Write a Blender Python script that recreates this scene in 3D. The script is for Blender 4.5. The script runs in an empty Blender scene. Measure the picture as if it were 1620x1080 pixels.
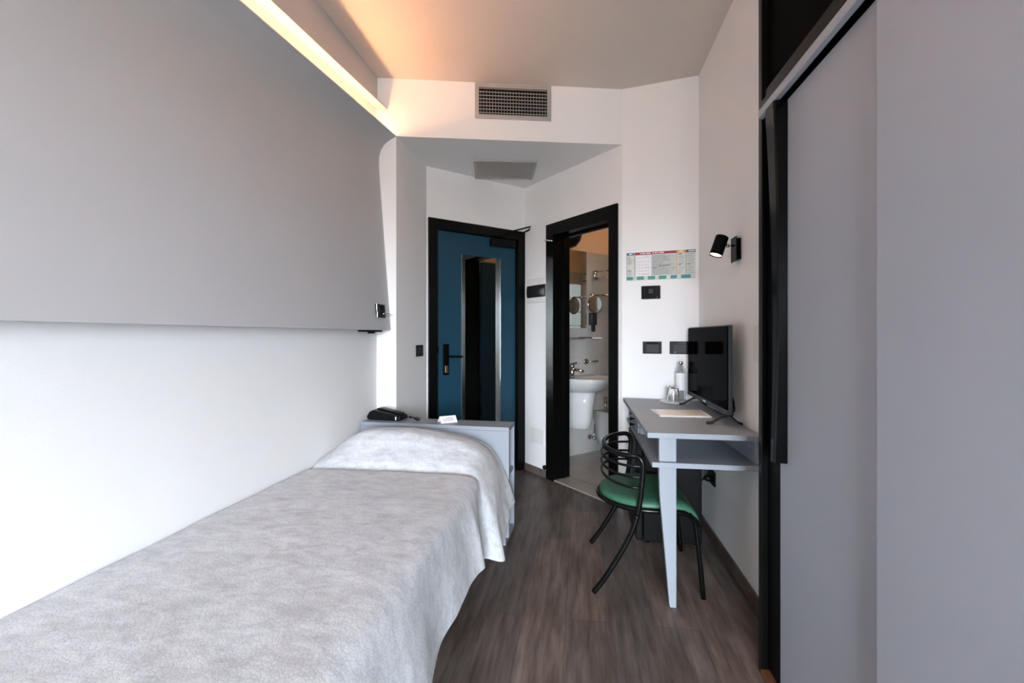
import bpy, bmesh, math, random
from mathutils import Vector, Matrix, noise

SC = bpy.context.scene
COL = SC.collection
random.seed(7)

# ------------------------------------------------------------------ camera
EYE, YAW = 1.225, math.atan(107 / 720.0)
cam_d = bpy.data.cameras.new('camera')
cam_d.sensor_width = 36.0
cam_d.lens = 16.0
cam_d.shift_y = -10.0 / 1620.0
cam_d.clip_start = 0.02
cam = bpy.data.objects.new('camera', cam_d)
COL.objects.link(cam)
cam.location = (0, 0, EYE)
cam.rotation_euler = (math.pi / 2, 0, YAW)
SC.camera = cam

# ------------------------------------------------------------------ exposure, sky, daylight
SC.view_settings.view_transform = 'Standard'
SC.view_settings.look = 'None'
SC.view_settings.gamma = 1.0
SC.view_settings.use_curve_mapping = False
SC.view_settings.exposure = 0.5
W = bpy.data.worlds.new('sky')
SC.world = W
W.use_nodes = True
_n, _l = W.node_tree.nodes, W.node_tree.links
_tc = _n.new('ShaderNodeTexCoord')
_sx = _n.new('ShaderNodeSeparateXYZ')
_rp = _n.new('ShaderNodeValToRGB')
_l.new(_tc.outputs['Generated'], _sx.inputs[0])
_mr = _n.new('ShaderNodeMapRange')
_mr.inputs['From Min'].default_value = -1.0
_l.new(_sx.outputs['Z'], _mr.inputs['Value'])
_l.new(_mr.outputs['Result'], _rp.inputs['Fac'])
_e = _rp.color_ramp.elements                      # overcast sky above a dull street
_e[0].position, _e[0].color = 0.485, (0.17, 0.168, 0.165, 1)
_e[1].position, _e[1].color = 0.515, (0.80, 0.895, 1.0, 1)
_l.new(_rp.outputs['Color'], _n['Background'].inputs[0])
_n['Background'].inputs[1].default_value = 52.0


def area(name, loc, rot, sx, sy, power, color):
    l = bpy.data.lights.new(name, 'AREA')
    l.shape = 'RECTANGLE'
    l.size, l.size_y = sx, sy
    l.energy = power
    l.color = color
    o = bpy.data.objects.new(name, l)
    o.location, o.rotation_euler = loc, rot
    COL.objects.link(o)
    return o


# daylight coming through the window behind the camera
YB = -3.20                                         # wall with the window behind the camera
WX0, WX1, WZ0, WZ1 = -0.60, 1.22, 0.12, 2.30
_p = area('window_portal', ((WX0 + WX1) / 2, YB - 0.045, (WZ0 + WZ1) / 2), (math.radians(90), 0, 0), WX1 - WX0, WZ1 - WZ0, 1.0, (1, 1, 1))
_p.data.cycles.is_portal = True


# ------------------------------------------------------------------ colours and materials
def lin(c):
    def f(v):
        v /= 255.0
        return v / 12.92 if v <= 0.04045 else ((v + 0.055) / 1.055) ** 2.4
    return (f(c[0]), f(c[1]), f(c[2]), 1.0)


def mat(name, rgb, rough=0.5, metal=0.0, spec=0.5, var=0.0, scale=8.0, bump=0.0, bscale=120.0,
        emit=None, estr=0.0, stretch=(1, 1, 1), trans=0.0, ior=1.45, coat=0.0):
    m = bpy.data.materials.new(name)
    m.use_nodes = True
    nt = m.node_tree
    b = nt.nodes['Principled BSDF']
    b.inputs['Base Color'].default_value = lin(rgb)
    b.inputs['Roughness'].default_value = rough
    b.inputs['Metallic'].default_value = metal
    b.inputs['Specular IOR Level'].default_value = spec
    b.inputs['IOR'].default_value = ior
    b.inputs['Transmission Weight'].default_value = trans
    b.inputs['Coat Weight'].default_value = coat
    if emit:
        b.inputs['Emission Color'].default_value = (*emit, 1)
        b.inputs['Emission Strength'].default_value = estr
    if var or bump:
        tc = nt.nodes.new('ShaderNodeTexCoord')
        mp = nt.nodes.new('ShaderNodeMapping')
        mp.inputs['Scale'].default_value = stretch
        nt.links.new(tc.outputs['Object'], mp.inputs['Vector'])
    if var:
        n = nt.nodes.new('ShaderNodeTexNoise')
        n.inputs['Scale'].default_value = scale
        n.inputs['Detail'].default_value = 6
        nt.links.new(mp.outputs['Vector'], n.inputs['Vector'])
        r = nt.nodes.new('ShaderNodeValToRGB')
        c = lin(rgb)
        r.color_ramp.elements[0].position = 0.3
        r.color_ramp.elements[1].position = 0.7
        r.color_ramp.elements[0].color = (*[v * (1 - var) for v in c[:3]], 1)
        r.color_ramp.elements[1].color = (*[min(1, v * (1 + var)) for v in c[:3]], 1)
        nt.links.new(n.outputs['Fac'], r.inputs['Fac'])
        nt.links.new(r.outputs['Color'], b.inputs['Base Color'])
    if bump:
        n2 = nt.nodes.new('ShaderNodeTexNoise')
        n2.inputs['Scale'].default_value = bscale
        n2.inputs['Detail'].default_value = 3
        nt.links.new(mp.outputs['Vector'], n2.inputs['Vector'])
        bp = nt.nodes.new('ShaderNodeBump')
        bp.inputs['Strength'].default_value = bump
        bp.inputs['Distance'].default_value = 0.002
        nt.links.new(n2.outputs['Fac'], bp.inputs['Height'])
        nt.links.new(bp.outputs['Normal'], b.inputs['Normal'])
    return m


M = {}
M['wall'] = mat('white_plaster', (238, 237, 236), 0.85, spec=0.2, var=0.012, scale=3, bump=0.12, bscale=180)
M['ceil'] = mat('ceiling_paint', (214, 206, 199), 0.9, spec=0.2, var=0.01, scale=3, bump=0.08, bscale=150)
M['panel'] = mat('grey_painted_panel', (192, 193, 195), 0.55, spec=0.3, var=0.01, scale=3, bump=0.05, bscale=260)
M['laminate'] = mat('blue_grey_laminate', (140, 145, 153), 0.42, spec=0.45, var=0.015, scale=6, bump=0.03, bscale=300)
M['wardrobe'] = mat('grey_wardrobe_laminate', (156, 160, 168), 0.36, spec=0.45, var=0.015, scale=4, bump=0.05, bscale=400)
M['black'] = mat('black_lacquer', (8, 8, 8), 0.35, spec=0.5, ior=1.15, var=0.1, scale=12)
M['blackwood'] = mat('black_wood', (9, 9, 8), 0.28, spec=0.5, ior=1.24, var=0.2, scale=10, stretch=(6, 6, 0.5), bump=0.05, bscale=60)
M['blackgloss'] = mat('black_gloss', (7, 7, 8), 0.15, ior=1.25, spec=0.5, var=0.05)
M['plastic'] = mat('black_plastic', (12, 12, 13), 0.4, spec=0.5, ior=1.25, var=0.08, scale=40)
M['greyplastic'] = mat('dark_grey_plastic', (46, 46, 48), 0.45, ior=1.3, var=0.04, scale=30)
M['screen'] = mat('tv_screen', (4, 4, 5), 0.05, ior=1.022, spec=0.5, var=0.05)
M['upper'] = mat('black_panel', (5, 5, 5), 0.5, ior=1.06, var=0.1)
M['teal'] = mat('teal_door_paint', (26, 62, 80), 0.42, spec=0.35, var=0.04, scale=5, bump=0.04, bscale=200)
M['mirror'] = mat('mirror_glass', (225, 228, 226), 0.015, metal=1.0, var=0.005)
M['chrome'] = mat('chrome', (200, 200, 200), 0.12, metal=1.0, var=0.02, scale=30)
M['tube'] = mat('black_steel_tube', (8, 8, 8), 0.22, spec=0.5, ior=1.32, var=0.1, scale=20)
M['green'] = mat('green_leatherette', (50, 94, 73), 0.45, spec=0.4, var=0.06, scale=14, bump=0.12, bscale=500)
M['white'] = mat('white_gloss', (235, 235, 235), 0.3, var=0.01)
M['whiteplate'] = mat('white_plastic', (228, 226, 222), 0.45, var=0.01)
M['ceramic'] = mat('white_ceramic', (222, 222, 220), 0.12, spec=0.6, var=0.01)
M['paper'] = mat('white_paper', (236, 234, 236), 0.8, spec=0.2, var=0.015, scale=20)
M['cream'] = mat('cream_print', (238, 224, 206), 0.25, var=0.03, scale=9)
M['ink'] = mat('grey_ink', (125, 125, 130), 0.8, var=0.1, scale=60)
M['lilacink'] = mat('lilac_ink', (150, 140, 185), 0.8, var=0.1, scale=60)
M['darkink'] = mat('dark_ink', (60, 60, 62), 0.8, var=0.1, scale=60)
M['aluminium'] = mat('grey_aluminium', (176, 172, 168), 0.45, spec=0.5, metal=0.25, var=0.03, scale=20)
M['ventdark'] = mat('vent_shadow_board', (14, 14, 14), 0.9, spec=0.1, var=0.1)
M['smoke'] = mat('smoked_plastic', (30, 29, 30), 0.3, spec=0.5, ior=1.3, var=0.05)
M['threshold'] = mat('stone_threshold', (150, 142, 134), 0.35, var=0.06, scale=12)
M['brown'] = mat('brown_wood_track', (104, 66, 46), 0.4, var=0.12, scale=9, stretch=(8, 0.6, 8))
M['brass'] = mat('satin_bronze', (150, 120, 92), 0.3, metal=0.9, var=0.05)
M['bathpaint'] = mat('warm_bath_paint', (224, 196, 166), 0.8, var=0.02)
M['comb'] = mat('brown_comb_plastic', (92, 58, 44), 0.4, var=0.1)
M['glass'] = mat('clear_glass', (250, 252, 252), 0.02, trans=1.0, ior=1.45, var=0.004)
M['water'] = mat('clear_bottle_plastic', (246, 250, 250), 0.04, trans=1.0, ior=1.3, var=0.004)
M['glassblock'] = mat('frosted_glass_block', (150, 158, 154), 0.12, spec=0.8, var=0.2, scale=18, bump=0.6, bscale=14, emit=(0.85, 0.95, 1.0), estr=0.28)  # emission stands in for daylight behind the blocks and fills the bathroom
for k, c in dict(p_red=(150, 22, 38), p_blue=(70, 110, 135), p_orange=(214, 148, 60), p_green=(44, 84, 62),
                 p_teal=(62, 146, 128), p_sea=(64, 140, 146), p_grey=(188, 192, 186), p_mist=(206, 210, 204),
                 p_pink=(196, 122, 130)).items():
    M[k] = mat('poster_' + k[2:], c, 0.5, var=0.05, scale=30)
M['led'] = mat('warm_led', (255, 220, 170), 0.5, emit=(1.0, 0.48, 0.23), estr=60.0, var=0.005)
M['bulb'] = mat('warm_bulb', (255, 235, 200), 0.5, emit=(1.0, 0.72, 0.42), estr=7.0, var=0.005)
M['bathlamp'] = mat('bathroom_lamp_glass', (255, 235, 210), 0.5, emit=(1.0, 0.66, 0.38), estr=16.0, var=0.005)


def window_glass():
    m = bpy.data.materials.new('window_glass')
    m.use_nodes = True
    N, L = m.node_tree.nodes, m.node_tree.links
    N.clear()
    t, g, f, x, o = (N.new('ShaderNode' + k) for k in ('BsdfTransparent', 'BsdfGlossy', 'Fresnel', 'MixShader', 'OutputMaterial'))
    g.inputs['Roughness'].default_value = 0.02
    f.inputs['IOR'].default_value = 1.4
    L.new(f.outputs[0], x.inputs[0])
    L.new(t.outputs[0], x.inputs[1])
    L.new(g.outputs[0], x.inputs[2])
    L.new(x.outputs[0], o.inputs['Surface'])
    return m


M['window_glass'] = window_glass()


def nodes(m):
    return m.node_tree.nodes, m.node_tree.links, m.node_tree.nodes['Principled BSDF']


def floor_material():
    m = mat('vinyl_wood_planks', (80, 70, 64), 0.42, spec=0.35)
    N, L, b = nodes(m)
    tc = N.new('ShaderNodeTexCoord')
    mp = N.new('ShaderNodeMapping')
    mp.inputs['Rotation'].default_value = (0, 0, math.pi / 2)
    mp.inputs['Location'].default_value = (0.31, 0.06, 0)
    L.new(tc.outputs['Object'], mp.inputs['Vector'])
    br = N.new('ShaderNodeTexBrick')
    br.inputs['Scale'].default_value = 1.0
    br.inputs['Brick Width'].default_value = 1.22
    br.inputs['Row Height'].default_value = 0.185
    br.inputs['Mortar Size'].default_value = 0.0009
    br.inputs['Mortar Smooth'].default_value = 0.3
    br.inputs['Bias'].default_value = 0.0
    br.offset = 0.37
    br.inputs['Color1'].default_value = lin((107, 94, 87))
    br.inputs['Color2'].default_value = lin((86, 80, 78))
    br.inputs['Mortar'].default_value = lin((66, 58, 54))
    L.new(mp.outputs['Vector'], br.inputs['Vector'])
    # streaky grain along the planks
    g = N.new('ShaderNodeMapping')
    g.inputs['Scale'].default_value = (24, 2.2, 1)
    L.new(tc.outputs['Object'], g.inputs['Vector'])
    n1 = N.new('ShaderNodeTexNoise')
    n1.inputs['Scale'].default_value = 1.6
    n1.inputs['Detail'].default_value = 8
    n1.inputs['Roughness'].default_value = 0.65
    L.new(g.outputs['Vector'], n1.inputs['Vector'])
    r1 = N.new('ShaderNodeValToRGB')
    r1.color_ramp.elements[0].position = 0.32
    r1.color_ramp.elements[0].color = (0.52, 0.48, 0.46, 1)
    r1.color_ramp.elements[1].position = 0.72
    r1.color_ramp.elements[1].color = (1.5, 1.48, 1.45, 1)
    L.new(n1.outputs['Fac'], r1.inputs['Fac'])
    mx = N.new('ShaderNodeMix')
    mx.data_type = 'RGBA'
    mx.blend_type = 'MULTIPLY'
    mx.inputs[0].default_value = 0.9
    L.new(br.outputs['Color'], mx.inputs[6])
    L.new(r1.outputs['Color'], mx.inputs[7])
    # cloudy patches
    g2 = N.new('ShaderNodeMapping')
    g2.inputs['Scale'].default_value = (5, 1.5, 1)
    L.new(tc.outputs['Object'], g2.inputs['Vector'])
    n2 = N.new('ShaderNodeTexNoise')
    n2.inputs['Scale'].default_value = 1.5
    n2.inputs['Detail'].default_value = 4
    L.new(g2.outputs['Vector'], n2.inputs['Vector'])
    r2 = N.new('ShaderNodeValToRGB')
    r2.color_ramp.elements[0].position = 0.35
    r2.color_ramp.elements[0].color = (0.74, 0.69, 0.66, 1)
    r2.color_ramp.elements[1].position = 0.68
    r2.color_ramp.elements[1].color = (1.2, 1.22, 1.25, 1)
    L.new(n2.outputs['Fac'], r2.inputs['Fac'])
    mx2 = N.new('ShaderNodeMix')
    mx2.data_type = 'RGBA'
    mx2.blend_type = 'MULTIPLY'
    mx2.inputs[0].default_value = 1.0
    L.new(mx.outputs[2], mx2.inputs[6])
    L.new(r2.outputs['Color'], mx2.inputs[7])
    L.new(mx2.outputs[2], b.inputs['Base Color'])
    bp = N.new('ShaderNodeBump')
    bp.inputs['Strength'].default_value = 0.15
    bp.inputs['Distance'].default_value = 0.002
    L.new(n1.outputs['Fac'], bp.inputs['Height'])
    L.new(bp.outputs['Normal'], b.inputs['Normal'])
    return m


def spread_material():
    m = mat('mottled_bedspread', (212, 213, 217), 0.9, spec=0.15)
    b = m.node_tree.nodes['Principled BSDF']
    b.inputs['Sheen Weight'].default_value = 0.15
    N, L, b = nodes(m)
    tc = N.new('ShaderNodeTexCoord')
    mp = N.new('ShaderNodeMapping')
    mp.inputs['Rotation'].default_value = (0, 0, 0.5)
    mp.inputs['Scale'].default_value = (1.0, 2.0, 1.2)
    L.new(tc.outputs['Object'], mp.inputs['Vector'])
    n = N.new('ShaderNodeTexNoise')
    n.inputs['Scale'].default_value = 13
    n.inputs['Detail'].default_value = 8
    n.inputs['Roughness'].default_value = 0.72
    n.inputs['Distortion'].default_value = 0.5
    L.new(mp.outputs['Vector'], n.inputs['Vector'])
    r = N.new('ShaderNodeValToRGB')
    r.color_ramp.elements[0].position = 0.36
    r.color_ramp.elements[0].color = lin((180, 182, 186))
    r.color_ramp.elements[1].position = 0.60
    r.color_ramp.elements[1].color = lin((208, 210, 214))
    L.new(n.outputs['Fac'], r.inputs['Fac'])
    v = N.new('ShaderNodeTexVoronoi')
    v.feature = 'DISTANCE_TO_EDGE'
    v.inputs['Scale'].default_value = 95
    L.new(tc.outputs['Object'], v.inputs['Vector'])
    vr = N.new('ShaderNodeValToRGB')
    vr.color_ramp.elements[0].position = 0.0
    vr.color_ramp.elements[0].color = (0.80, 0.80, 0.80, 1)
    vr.color_ramp.elements[1].position = 0.14
    vr.color_ramp.elements[1].color = (1, 1, 1, 1)
    L.new(v.outputs['Distance'], vr.inputs['Fac'])
    mx = N.new('ShaderNodeMix')
    mx.data_type = 'RGBA'
    mx.blend_type = 'MULTIPLY'
    mx.inputs[0].default_value = 0.75
    L.new(r.outputs['Color'], mx.inputs[6])
    L.new(vr.outputs['Color'], mx.inputs[7])
    L.new(mx.outputs[2], b.inputs['Base Color'])
    bp = N.new('ShaderNodeBump')
    bp.inputs['Strength'].default_value = 0.35
    bp.inputs['Distance'].default_value = 0.003
    L.new(vr.outputs['Color'], bp.inputs['Height'])
    L.new(bp.outputs['Normal'], b.inputs['Normal'])
    return m


def tile_material(name, c1, c2, grout, w, h, ax):
    m = mat(name, c1, 0.25, spec=0.5)
    N, L, b = nodes(m)
    tc = N.new('ShaderNodeTexCoord')
    mp = N.new('ShaderNodeMapping')
    mp.inputs['Rotation'].default_value = ax
    L.new(tc.outputs['Object'], mp.inputs['Vector'])
    br = N.new('ShaderNodeTexBrick')
    br.offset = 0.0
    br.inputs['Scale'].default_value = 1.0
    br.inputs['Brick Width'].default_value = w
    br.inputs['Row Height'].default_value = h
    br.inputs['Mortar Size'].default_value = 0.002
    br.inputs['Mortar Smooth'].default_value = 0.4
    br.inputs['Color1'].default_value = lin(c1)
    br.inputs['Color2'].default_value = lin(c2)
    br.inputs['Mortar'].default_value = lin(grout)
    L.new(mp.outputs['Vector'], br.inputs['Vector'])
    n = N.new('ShaderNodeTexNoise')
    n.inputs['Scale'].default_value = 4
    n.inputs['Detail'].default_value = 6
    L.new(tc.outputs['Object'], n.inputs['Vector'])
    r = N.new('ShaderNodeValToRGB')
    r.color_ramp.elements[0].position = 0.35
    r.color_ramp.elements[0].color = (0.88, 0.92, 0.92, 1)
    r.color_ramp.elements[1].position = 0.65
    r.color_ramp.elements[1].color = (1.05, 1.0, 1.0, 1)
    L.new(n.outputs['Fac'], r.inputs['Fac'])
    mx = N.new('ShaderNodeMix')
    mx.data_type = 'RGBA'
    mx.blend_type = 'MULTIPLY'
    mx.inputs[0].default_value = 1.0
    L.new(br.outputs['Color'], mx.inputs[6])
    L.new(r.outputs['Color'], mx.inputs[7])
    L.new(mx.outputs[2], b.inputs['Base Color'])
    return m


M['floor'] = floor_material()
M['spread'] = spread_material()
# tiles: object coordinates of the bathroom meshes are in the rotated bathroom frame (x along the sink wall, z up)
M['tile'] = tile_material('grey_wall_tiles', (184, 184, 180), (190, 186, 183), (164, 162, 158), 0.20, 0.20, (-math.pi / 2, 0, 0))
M['tileside'] = tile_material('grey_side_tiles', (184, 184, 180), (190, 186, 183), (164, 162, 158), 0.20, 0.20, (-math.pi / 2, 0, -math.pi / 2))
M['tilefloor'] = tile_material('beige_floor_tiles', (170, 160, 152), (164, 158, 152), (140, 134, 128), 0.33, 0.33, (0, 0, 0))

# ------------------------------------------------------------------ frames of the plan
E0 = Vector((-0.501, 4.146, 0))                     # corner between the entry door wall and the bathroom wall
AE = math.atan2(0.684, 0.730)                       # direction of the entry wall
FR = Matrix.Translation(E0) @ Matrix.Rotation(AE, 4, 'Z')   # x = t along the entry wall line, y = -u away from the room


def tu(t, u, z=0.0):
    return FR @ Vector((t, -u, z))


PC, PG, PH = Vector((-1.227, 2.93, 0)), tu(0, 1.168), Vector((0.788, 3.19, 0))
PD = tu(-0.967, 0)
AB = math.atan2(PG.y - PC.y, PG.x - PC.x)
FB = Matrix.Translation(PC) @ Matrix.Rotation(AB, 4, 'Z')   # x along the bulkhead face, y into the alcove
LB = (PG - PC).length
AP = math.atan2(PH.y - PG.y, PH.x - PG.x)
FP = Matrix.Translation(PG) @ Matrix.Rotation(AP, 4, 'Z')   # x along the poster wall, y into the wall
XL, XR, CEIL, SOF = -1.354, 0.788, 2.96, 2.57



# ------------------------------------------------------------------ mesh helpers
class MB:
    def __init__(self, M0=None):
        self.b = bmesh.new()
        self.M = M0 or Matrix.Identity(4)

    def v(self, p):
        return self.b.verts.new(self.M @ Vector(p))

    def quad(self, pts):
        try:
            self.b.faces.new([self.v(p) for p in pts])
        except ValueError:
            pass
        return self

    def box(self, x0, x1, y0, y1, z0, z1):
        x0, x1 = min(x0, x1), max(x0, x1)
        y0, y1 = min(y0, y1), max(y0, y1)
        vs = [self.v(p) for p in ((x0, y0, z0), (x1, y0, z0), (x1, y1, z0), (x0, y1, z0),
                                  (x0, y0, z1), (x1, y0, z1), (x1, y1, z1), (x0, y1, z1))]
        for f in ((3, 2, 1, 0), (4, 5, 6, 7), (0, 1, 5, 4), (1, 2, 6, 5), (2, 3, 7, 6), (3, 0, 4, 7)):
            self.b.faces.new([vs[i] for i in f])
        return self

    def tub(self, t0, t1, u0, u1, z0, z1):      # box in the (t, u) frame
        return self.box(t0, t1, -u0, -u1, z0, z1)

    def prism(self, poly, z0, z1):
        n = len(poly)
        a = [self.v((p[0], p[1], z0)) for p in poly]
        c = [self.v((p[0], p[1], z1)) for p in poly]
        self.b.faces.new(a[::-1])
        self.b.faces.new(c)
        for i in range(n):
            j = (i + 1) % n
            self.b.faces.new([a[i], a[j], c[j], c[i]])
        return self

    def loft(self, rings, closed=True, caps=True):
        R = [[self.v(p) for p in r] for r in rings]
        n = len(R[0])
        for a, c in zip(R, R[1:]):
            for i in range(n if closed else n - 1):
                j = (i + 1) % n
                try:
                    self.b.faces.new([a[i], a[j], c[j], c[i]])
                except ValueError:
                    pass
        if caps and closed:
            self.b.faces.new(R[0][::-1])
            self.b.faces.new(R[-1])
        return self

    def lathe(self, prof, c=(0, 0, 0), axis='Z', n=28, caps=True, rot=None):
        rings = []
        Q = rot or Matrix.Identity(3)
        for r, h in prof:
            ring = []
            for i in range(n):
                a = 2 * math.pi * i / n
                p = Vector((r * math.cos(a), r * math.sin(a), h))
                if axis == 'X':
                    p = Vector((p.z, p.x, p.y))
                elif axis == 'Y':
                    p = Vector((p.y, p.z, p.x))
                ring.append(Q @ p + Vector(c))
            rings.append(ring)
        return self.loft(rings, True, caps)

    def tube(self, pts, r, n=10, smooth=0):
        P = [Vector(p) for p in pts]
        if smooth:
            out = []
            for i in range(len(P) - 1):
                p0, p1, p2, p3 = P[max(i - 1, 0)], P[i], P[i + 1], P[min(i + 2, len(P) - 1)]
                for k in range(smooth):
                    t = k / smooth
                    out.append(0.5 * ((2 * p1) + (p2 - p0) * t + (2 * p0 - 5 * p1 + 4 * p2 - p3) * t * t
                                      + (3 * p1 - p0 - 3 * p2 + p3) * t ** 3))
            out.append(P[-1])
            P = out
        rings, up = [], None
        for i, p in enumerate(P):
            d = (P[min(i + 1, len(P) - 1)] - P[max(i - 1, 0)]).normalized()
            if up is None:
                up = Vector((0, 0, 1)) if abs(d.z) < 0.9 else Vector((1, 0, 0))
            s = d.cross(up).normalized()
            up = s.cross(d).normalized()
            rr = r(i / (len(P) - 1)) if callable(r) else r
            rings.append([p + rr * (math.cos(2 * math.pi * k / n) * s + math.sin(2 * math.pi * k / n) * up) for k in range(n)])
        return self.loft(rings)


def base_of(bm):
    xs = [v.co.x for v in bm.verts]
    ys = [v.co.y for v in bm.verts]
    zs = [v.co.z for v in bm.verts]
    return Vector(((min(xs) + max(xs)) / 2, (min(ys) + max(ys)) / 2, min(zs)))


ORIGIN = {}


def obj(name, mb, m, parent=None, bev=0.0, smooth=False, seg=2, frame=None, subd=0):
    bm = mb.b
    bmesh.ops.recalc_face_normals(bm, faces=bm.faces)
    me = bpy.data.meshes.new(name)
    if parent is not None:
        w = ORIGIN[parent.name]
    elif frame is not None:
        w = None
    else:
        w = base_of(bm)
    if w is None:
        bmesh.ops.transform(bm, matrix=frame.inverted(), verts=bm.verts)
    else:
        bmesh.ops.translate(bm, vec=-w, verts=bm.verts)
    bm.to_mesh(me)
    bm.free()
    o = bpy.data.objects.new(name, me)
    COL.objects.link(o)
    me.materials.append(m)
    if smooth:
        for p in me.polygons:
            p.use_smooth = True
    if bev:
        md = o.modifiers.new('bevel', 'BEVEL')
        md.width, md.segments, md.limit_method, md.angle_limit = bev, seg, 'ANGLE', math.radians(40)
    if subd:
        md = o.modifiers.new('subd', 'SUBSURF')
        md.levels = md.render_levels = subd
    if parent is not None:
        o.parent = parent
        ORIGIN[o.name] = w
    elif w is None:
        o.matrix_world = frame
    else:
        o.location = w
        ORIGIN[o.name] = w
    return o


def tag(o, label, cat, group=None, kind=None):
    o['label'], o['category'] = label, cat
    if group:
        o['group'] = group
    if kind:
        o['kind'] = kind
    return o


def thing(name, loc, label, cat, group=None, kind=None):
    o = bpy.data.objects.new(name, None)
    o.empty_display_size = 0.1
    COL.objects.link(o)
    o.location = loc
    ORIGIN[o.name] = Vector(loc)
    return tag(o, label, cat, group, kind)


def struct(name, mb, m, label, cat, parent=None, frame=None, bev=0.0, smooth=False):
    return tag(obj(name, mb, m, parent, bev=bev, frame=frame, smooth=smooth), label, cat, kind='structure')


def catmull(P, t):
    n = len(P) - 1
    x = min(max(t, 0.0), 1.0) * n
    i = min(int(x), n - 1)
    t = x - i
    p0, p1, p2, p3 = P[max(i - 1, 0)], P[i], P[i + 1], P[min(i + 2, n)]
    return tuple(0.5 * (2 * b + (c - a) * t + (2 * a - 5 * b + 4 * c - d) * t * t + (3 * b - a - 3 * c + d) * t ** 3)
                 for a, b, c, d in zip(p0, p1, p2, p3))


def sstep(x):
    x = min(max(x, 0.0), 1.0)
    return x * x * (3 - 2 * x)


# ================================================================== THE ROOM
struct('floor', MB().box(-1.6, 1.5, YB - 0.2, 4.25, -0.08, 0.0), M['floor'],
       'dark grey brown wood-look plank floor of the bedroom', 'floor', frame=Matrix.Identity(4))
struct('ceiling', MB().box(-1.6, 1.5, YB - 0.2, 3.35, CEIL, CEIL + 0.1), M['ceil'],
       'flat off-white ceiling above the bed with warm glow at its left edge', 'ceiling')
struct('wall_left', MB().box(XL - 0.12, XL, YB - 0.1, 2.98, 0, CEIL), M['wall'],
       'long white wall on the left behind the bed', 'wall')
struct('wall_pier', MB().prism([(XL - 0.01, 2.90), (PC.x, PC.y), (PD.x, PD.y), (XL - 0.06, 3.5)], 0, CEIL), M['wall'],
       'narrow white wall pier between the grey bed panel and the teal door', 'wall')
mb = MB(FR)
mb.tub(-1.1, -0.90, 0, -0.10, 0, SOF + 0.05).tub(-0.06, 0.15, 0, -0.10, 0, SOF + 0.05).tub(-0.90, -0.06, 0, -0.10, 2.115, SOF + 0.05)
mb.tub(-0.90, -0.06, -0.085, -0.10, 0, 2.12)
struct('wall_entry', mb, M['wall'], 'white wall around the teal entry door', 'wall')
mb = MB(FR)
mb.tub(0, 0.15, 0, 0.405, 0, SOF + 0.05).tub(0, 0.15, 1.075, 1.168, 0, SOF + 0.05).tub(0, 0.15, 0.405, 1.075, 2.085, SOF + 0.05)
struct('wall_bathroom', mb, M['wall'], 'slanting white wall around the bathroom doorway', 'wall')
struct('wall_desk', MB(FP).box(0, 0.70, 0, 0.10, 0, CEIL), M['wall'],
       'white end wall behind the desk carrying the coloured notice', 'wall')
mb = MB()
mb.box(XR, XR + 0.10, 1.80, 3.26, 0, CEIL).box(XR, 1.42, 1.80, 1.90, 0, CEIL).box(1.30, 1.42, YB - 0.1, 1.85, 0, CEIL)
struct('wall_right', mb, M['wall'], 'white wall on the right beside the desk and behind the wardrobe', 'wall')
mb = MB()
mb.box(XL, WX0, YB - 0.1, YB, 0, CEIL).box(WX1, 1.35, YB - 0.1, YB, 0, CEIL)
mb.box(WX0, WX1, YB - 0.1, YB, 0, WZ0).box(WX0, WX1, YB - 0.1, YB, WZ1, CEIL)
struct('wall_back', mb, M['wall'], 'white wall with the window behind the viewer', 'wall')
w = thing('window_1', ((WX0 + WX1) / 2, YB, WZ0), 'white framed window in the wall behind the viewer', 'window', kind='structure')
mb = MB()
for a, c in ((WX0, WX0 + 0.06), (WX1 - 0.06, WX1), (0.28, 0.34)):
    mb.box(a, c, YB - 0.09, YB - 0.03, WZ0, WZ1)
mb.box(WX0, WX1, YB - 0.09, YB - 0.03, WZ0, WZ0 + 0.06).box(WX0, WX1, YB - 0.09, YB - 0.03, WZ1 - 0.06, WZ1)
obj('window_frame', mb, M['white'], w, bev=0.004)
obj('pane', MB().box(WX0 + 0.05, WX1 - 0.05, YB - 0.065, YB - 0.055, WZ0 + 0.05, WZ1 - 0.05), M['window_glass'], w)

# lowered ceiling of the entrance corner, its face carries the air vent
mb = MB()
mb.prism([(PC.x, PC.y), (PG.x, PG.y), tuple(tu(0.03, 1.16)[:2]), tuple(tu(0.03, -0.03)[:2]), tuple(tu(-1.0, -0.03)[:2])], SOF, CEIL)
struct('wall_bulkhead', mb, M['wall'], 'white bulkhead over the entrance corner with the black grille vent', 'wall')

# baseboards
mb = MB(FR)
mb.tub(-0.012, 0, 0.004, 0.333, 0, 0.062)
struct('baseboard_bathroom', mb, M['floor'], 'short grey wood baseboard between the two doors', 'baseboard', frame=FR)
struct('baseboard_right', MB().box(XR - 0.012, XR, 1.80, 3.19, 0, 0.062), M['floor'],
       'grey wood baseboard along the right wall under the desk', 'baseboard')
struct('baseboard_desk', MB(FP).box(0.005, 0.49, -0.012, 0, 0, 0.062), M['floor'],
       'grey wood baseboard of the end wall below the desk', 'baseboard')

# ------------------------------------------------------------------ curved grey bed panel with the light cove
def drop(y):
    return 0.088 * (2.93 - y)


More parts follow.
